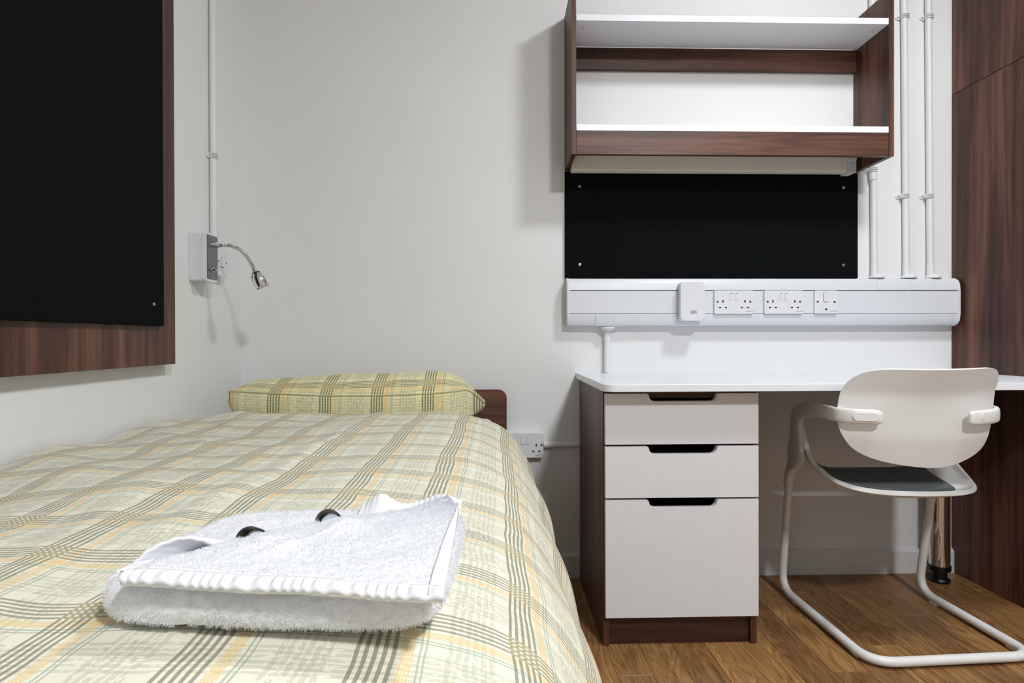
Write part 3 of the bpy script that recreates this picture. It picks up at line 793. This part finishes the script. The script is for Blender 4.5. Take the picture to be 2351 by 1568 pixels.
tag(obj_d, 'pale yellow and sage checked duvet covering the bed', 'duvet')

# pillow: sections along x, each a closed loop in (y, z) with a crisp seam at the front
def pillow():
    secs = []
    #     x     yFront zBot  zSeam  yTop  zTop  yBack  zBack
    rows = [(.128, -.395, .662, .712, -.26, .716, -.16, .690),
            (.140, -.402, .650, .713, -.26, .726, -.13, .676),
            (.175, -.410, .630, .712, -.26, .738, -.10, .650),
            (.28, -.415, .615, .706, -.25, .746, -.07, .635),
            (.42, -.417, .607, .700, -.25, .752, -.055, .630),
            (.56, -.417, .605, .700, -.25, .757, -.050, .628),
            (.68, -.415, .606, .703, -.25, .762, -.055, .628),
            (.75, -.412, .610, .707, -.25, .758, -.065, .632),
            (.795, -.404, .618, .711, -.25, .742, -.09, .640),
            (.822, -.385, .632, .712, -.25, .722, -.13, .648),
            (.845, -.345, .642, .694, -.25, .698, -.17, .652),
            (.866, -.300, .650, .670, -.25, .672, -.20, .655),
            (.873, -.280, .655, .662, -.25, .662, -.22, .656)]
    cols = list(zip(*rows))
    xs = catmull([(r[0], r[1], r[2]) for r in rows], 6); ys = catmull([(r[3], r[4], r[5]) for r in rows], 6); zs = catmull([(r[6], r[7], 0) for r in rows], 6)
    bm = bmesh.new(); L = bm.loops.layers.uv.verify(); rings = []; uvs = []
    for a, b_, c_ in zip(xs, ys, zs):
        x, yf, zb = a; zb = zb - .012*min(1, max(0, (.66-zb)/.03)); zs_, yt, zt = b_; yb, zk = c_[0], c_[1]
        zmid = (zb+zs_)/2; k = .012*min(1, (zs_-zb)/.08)
        lp = [(yb, zk-.008), (yb+(yf-yb)*.3, zb), (yb+(yf-yb)*.7, zb-.002), (yf+.012, zb), (yf-k*.3, zb+.012), (yf-k, zmid), (yf-k*.5, zs_-.012), (yf-.003, zs_)]
        top = catmull([(yf-.003, zs_, 0), (yf+.035, zs_+(zt-zs_)*.42, 0), (yf+.09, zs_+(zt-zs_)*.84, 0), (yt, zt, 0), (yb-.06*min(1, (yb-yt)/.15), zk+(zt-zk)*.62, 0), (yb, zk, 0)], 5)
        lp += [(p.x, p.y) for p in top[1:]]
        s = 0; uvr = []; pr_ = None
        i_seam = 7
        acc = [0]
        for i in range(1, len(lp)): acc.append(acc[-1] + math.dist(lp[i], lp[i-1]))
        base = acc[i_seam]
        rp = []
        for i, (yy, zz) in enumerate(lp):
            wv = noise.noise((x*9, yy*9, zz*14))*.0045 + .003*noise.noise((x*26, yy*10, zz*12))
            if i == i_seam: wv *= .3
            rp.append(bm.verts.new((x, yy + (-wv if i < 8 else 0), zz + (wv if i >= 8 else 0))))
            uvr.append((x, base-acc[i]))
        rings.append(rp); uvs.append(uvr)
    n = len(rings[0])
    for i in range(len(rings)-1):
        for j in range(n):
            j2 = (j+1) % n
            f = bm.faces.new((rings[i][j], rings[i][j2], rings[i+1][j2], rings[i+1][j]))
            for lp_, (q, w_) in zip(f.loops, ((i, j), (i, j2), (i+1, j2), (i+1, j))): lp_[L].uv = uvs[q][w_]
    bm.faces.new(list(reversed(rings[0]))); bm.faces.new(rings[-1])
    seam = [Vector(r[7].co) + Vector((0, -.0008, .0005)) for r in rings]
    return bm, seam
pbm, seam = pillow()
PF = lambda c: Vector((.905+(c.x-.905)*1.018, -.383+(c.y+.417)*.88, .864+(c.z-.864)*1.018))
for v_ in pbm.verts: v_.co = PF(v_.co)
seam = [PF(c) for c in seam]
pw = thing('pillow', (.5, -.23, .60), 'yellow-green checked pillow resting at the head of the bed', 'pillow')
obj('pillowcase', pbm, M['pillow'], pw, angle=60)
obj('piping', T(seam, .0022, 6), M['piping'], pw)

# ------------------------------------------------------------------ folded towel
tw = thing('towel', (.74, -1.62, .655), 'folded white terry towel lying on the checked duvet', 'towel')
BZ = .6555
# lower folded body: outline corners (front-left, front-right, back-right, back-left)
def quad(c, u, v):
    a = Vector(c[0]).lerp(Vector(c[1]), u); b = Vector(c[3]).lerp(Vector(c[2]), u)
    return a.lerp(b, v)
BODY = [(.606, -1.720), (.862, -1.743), (.873, -1.500), (.612, -1.497)]
def body_h(u, v):
    front = .030 - .002*u; back = .019
    h = front + (back-front)*v
    if u < .35: h -= .004*(1-u/.35)*0.5
    return h
def disp(x, y, z):
    return noise.noise((x*260, y*260, z*260))*.0009 + noise.noise((x*90, y*90, z*90))*.0006
def body_shell(a, b):
    """a in 0..1 around the outline, b from the bottom edge (0) over the side to the middle of the top (1)"""
    th = 2*PI*a
    cu, cv = math.cos(th), math.sin(th)
    k = 1/((abs(cu)**7+abs(cv)**7)**(1/7))
    cu *= k; cv *= k
    if b < .45:
        q = b/.45; ang = -PI/2 + q*PI
        out = math.cos(ang); zz = .5+.5*math.sin(ang); rr = 1.0
    else:
        q = (b-.45)/.55; rr = 1-q; out = 0; zz = 1
    u, v = .5+cu*rr/2*.955, .5+cv*rr/2*.965
    p = quad(BODY, u, v); h = body_h(u, v)
    c = quad(BODY, .5, .5); dirv = (Vector((p.x, p.y)) - Vector((c.x, c.y))).normalized() if rr > .02 else Vector((0, 0))
    ov = out*h*.42
    x, y, z = p.x+dirv.x*ov, p.y+dirv.y*ov, BZ + h*zz
    # groove that shows two stacked layers along the front and the right
    z += disp(x, y, z)
    return (x + disp(y, z, x)*.8, y + disp(z, x, y)*1.2, z)
body = bmesh.new()
NA, NB = 260, 60
vs = [[body.verts.new(body_shell(i/NA, j/NB)) for i in range(NA)] for j in range(NB)]
tipv = body.verts.new(body_shell(0, 1))
for j in range(NB-1):
    for i in range(NA):
        body.faces.new((vs[j][i], vs[j][(i+1) % NA], vs[j+1][(i+1) % NA], vs[j+1][i]))
for i in range(NA): body.faces.new((vs[NB-1][i], vs[NB-1][(i+1) % NA], tipv))
body.faces.new(list(reversed(vs[0])))
obj('folded_layers', body, M['towel'], tw, angle=0)

# top flap: front edge u 0..1, its left edge cuts back diagonally
FLX = [(0, .641), (.15, .640), (.28, .655), (.40, .669), (.52, .691), (.62, .712), (.72, .742), (.80, .779), (.90, .818), (1, .852)]
FLY = [(0, -1.741), (.15, -1.700), (.28, -1.672), (.40, -1.645), (.52, -1.620), (.62, -1.597), (.72, -1.573), (.80, -1.553), (.90, -1.534), (1, -1.517)]
def flap_base(u, v):
    vv = max(0.0, min(1.0, v))
    lx, ly = sinterp(FLX, vv), sinterp(FLY, vv)
    rx, ry = .869 - .003*vv, -1.766 + .250*vv
    if v < 0: ly += v*.25; ry += v*.25
    x, y = lx + (rx-lx)*u, ly + (ry-ly)*u
    h = .0345 + .0035*max(0.0, 1-v/.5) - .0065*v + .0065*max(0.0, 1-u)**1.5*(1-v)
    h += .006*math.exp(-(((x-.712)/.022)**2 + ((y+1.655)/.025)**2)) + .006*math.exp(-(((x-.760)/.022)**2 + ((y+1.602)/.025)**2))
    h += .0022*noise.noise((x*22, y*22, 3)) + .0018*math.exp(-((x-.745-(y+1.64)*.5)/.006)**2)*(1 if .2 < v < .7 else 0)
    h -= .005*max(0, 1-u/.06)*(1 if v > .12 else v/.12)
    if v < .07: h -= .0030*(1-v/.07)**2
    h += .010*max(0, (v-.85)/.15)*math.exp(-((u-.1)/.4)**2)
    return Vector((x, y, BZ + h))
def flap_pt(u, v):
    p = flap_base(u, v)
    pile_ = 1.0 if v > .055 and u < .955 else 0.25
    p.z += disp(p.x, p.y, p.z)*1.3*pile_
    return p
obj('top_flap', grid(flap_pt, 180, 150), M['towel'], tw, angle=0, flip=False, mods=[('SOLIDIFY', dict(thickness=.0045, offset=-1))])
# woven hems along the front and the right edge of the flap
def hem_front(u, v):
    p = flap_base(u, v*.052 - .004)
    p.z += .0022 + .0014*math.sin(u*150 + 3*math.sin(u*23))*math.sin(min(1, v*1.2)*PI)**.5 - .0018*max(0, 1-v*4)
    p.y -= .0012
    return p
hf = obj('front_hem', grid(hem_front, 260, 8), M['hem'], tw, angle=0, flip=False, mods=[('SOLIDIFY', dict(thickness=.0036, offset=-1))])
def hem_right(u, v):
    p = flap_base(.958 + u*.048, v)
    p.z += .0020 + .0010*math.sin(v*120 + 2*math.sin(v*17))*max(0, (v-.45)/.55) - .002*max(0, (u-.75)*4)
    return p
obj('side_hem', grid(hem_right, 8, 200), M['hem'], tw, angle=0, flip=False, mods=[('SOLIDIFY', dict(thickness=.0036, offset=-1))])
# crumpled back hem that stands up behind the flap
def back_hem(u, v):
    x = .758 + u*.108; y = -1.500 - .006*math.sin(u*8)
    top = .006 + .014*math.exp(-((u-.20)/.13)**2) + .012*math.exp(-((u-.82)/.20)**2)
    return Vector((x + .002*v, y - .024 + .018*v, BZ + .019 + v*top + .0005*math.sin(u*110)*v))
obj('back_hem', grid(back_hem, 120, 12), M['hem'], tw, angle=0, mods=[('SOLIDIFY', dict(thickness=.0035, offset=0))])
ARCH = [(.604, -1.682, .672), (.610, -1.676, .681), (.622, -1.668, .6920), (.639, -1.657, .6965), (.656, -1.651, .6920), (.670, -1.645, .6815), (.680, -1.640, .676)]
ARP = catmull(ARCH, 8)
def left_hem(u, v):
    # curled hem of the lower layer, arching up beside the flap
    p = ARP[min(int(round(u*(len(ARP)-1))), len(ARP)-1)].copy()
    k = v**1.3
    base = BZ + .0205
    return Vector((p.x + .020*v, p.y + .036*v, p.z + (base-.002-p.z)*k + .0006*math.sin(u*70)*(1-v)))
obj('left_hem', grid(left_hem, len(ARP)-1, 12), M['hem'], tw, angle=0, mods=[('SOLIDIFY', dict(thickness=.003, offset=0))])
def end_hem(u, v):
    # flat woven hem wrapping the rounded left end of the folded layers
    a = .515 + u*.085; b = .06 + v*.44
    p = Vector(body_shell(a, b)); c = Vector((.735, -1.62, BZ+.012))
    d = Vector((p.x-c.x, p.y-c.y, (p.z-c.z)*3)).normalized()
    return p + d*(.0022 + .0008*math.sin(v*26))
obj('end_hem', grid(end_hem, 24, 30), M['hem'], tw, angle=0, mods=[('SOLIDIFY', dict(thickness=.002, offset=0))])

# terry pile: short loops standing on body front, flap and back layer
def pile(name, sampler, n, ln, wd):
    bm = bmesh.new()
    for _ in range(n):
        r = sampler()
        if r is None: continue
        p, nr = r
        d = (nr + Vector((random.uniform(-.9, .9), random.uniform(-.9, .9), random.uniform(-.9, .5)))*.8).normalized()
        s = d.cross(Vector((random.uniform(-1, 1), random.uniform(-1, 1), random.uniform(-1, 1)))).normalized()
        L = ln*random.uniform(.5, 1.1)
        a = bm.verts.new(p - s*wd - nr*.0006); b = bm.verts.new(p + s*wd - nr*.0006); c = bm.verts.new(p + d*L + s*wd*.5); e = bm.verts.new(p + d*L - s*wd*.5)
        bm.faces.new((a, b, c, e))
    o = obj(name, bm, M['pile'], tw, angle=0, flip=False); o['kind'] = 'stuff'
def s_body():
    a = random.random(); b = random.uniform(.04, .62) if random.random() < .75 else random.uniform(.5, .98)
    if 0.24 < (a % 1) < .27: pass
    p = Vector(body_shell(a, b)); q = Vector(body_shell((a+.002) % 1, b)); r = Vector(body_shell(a, b+.01))
    nr = (q-p).cross(r-p)
    if nr.length < 1e-12: return None
    nr.normalize()
    c = Vector((.735, -1.62, BZ+.012))
    if nr.dot(p-c) < 0: nr = -nr
    # flat woven dobby band across the front face
    if p.y < -1.68 and (.672 < p.x < .682 or .689 < p.x < .696): return None
    if .51 < a < .605 and b < .52: return None
    return p, nr
def s_flap():
    u = random.uniform(.004, .952); v = random.uniform(.062, 1)
    p = flap_pt(u, v); q = flap_base(min(u+.01, 1), v); r = flap_base(u, min(v+.01, 1)); p0 = flap_base(u, v)
    nr = (q-p0).cross(r-p0)
    if nr.length < 1e-12: return None
    nr.normalize()
    return p, nr if nr.z > 0 else -nr
pile('body_pile', s_body, 48000, .0027, .00030)
pile('flap_pile', s_flap, 48000, .0019, .00028)

# two small bottles half hidden by the towel
def bottle(face, nrm, label):
    face = Vector(face); nrm = Vector(nrm).normalized()
    t = thing('toiletry_bottle', face, label, 'bottle', 'toiletry bottles tucked into the towel')
    obj('bottle_body', lathe(face, -nrm, [(-.0004, .0098), (.0004, .0112), (.003, .0122), (.020, .0122), (.023, .0105), (.024, .006)], 32), M['black'], t)
    obj('bottle_base', lathe(face, nrm, [(-.002, .0100), (.0006, .0100), (.0010, .0092)], 32), M['cap_face'], t)
bottle((.6985, -1.6455, .6880), (.62, -.76, .12), 'black toiletry bottle tucked in the towel beside its curled hem')
bottle((.7475, -1.5905, .6862), (.40, -.90, .10), 'black toiletry bottle tucked in the towel, most of its pale end showing')
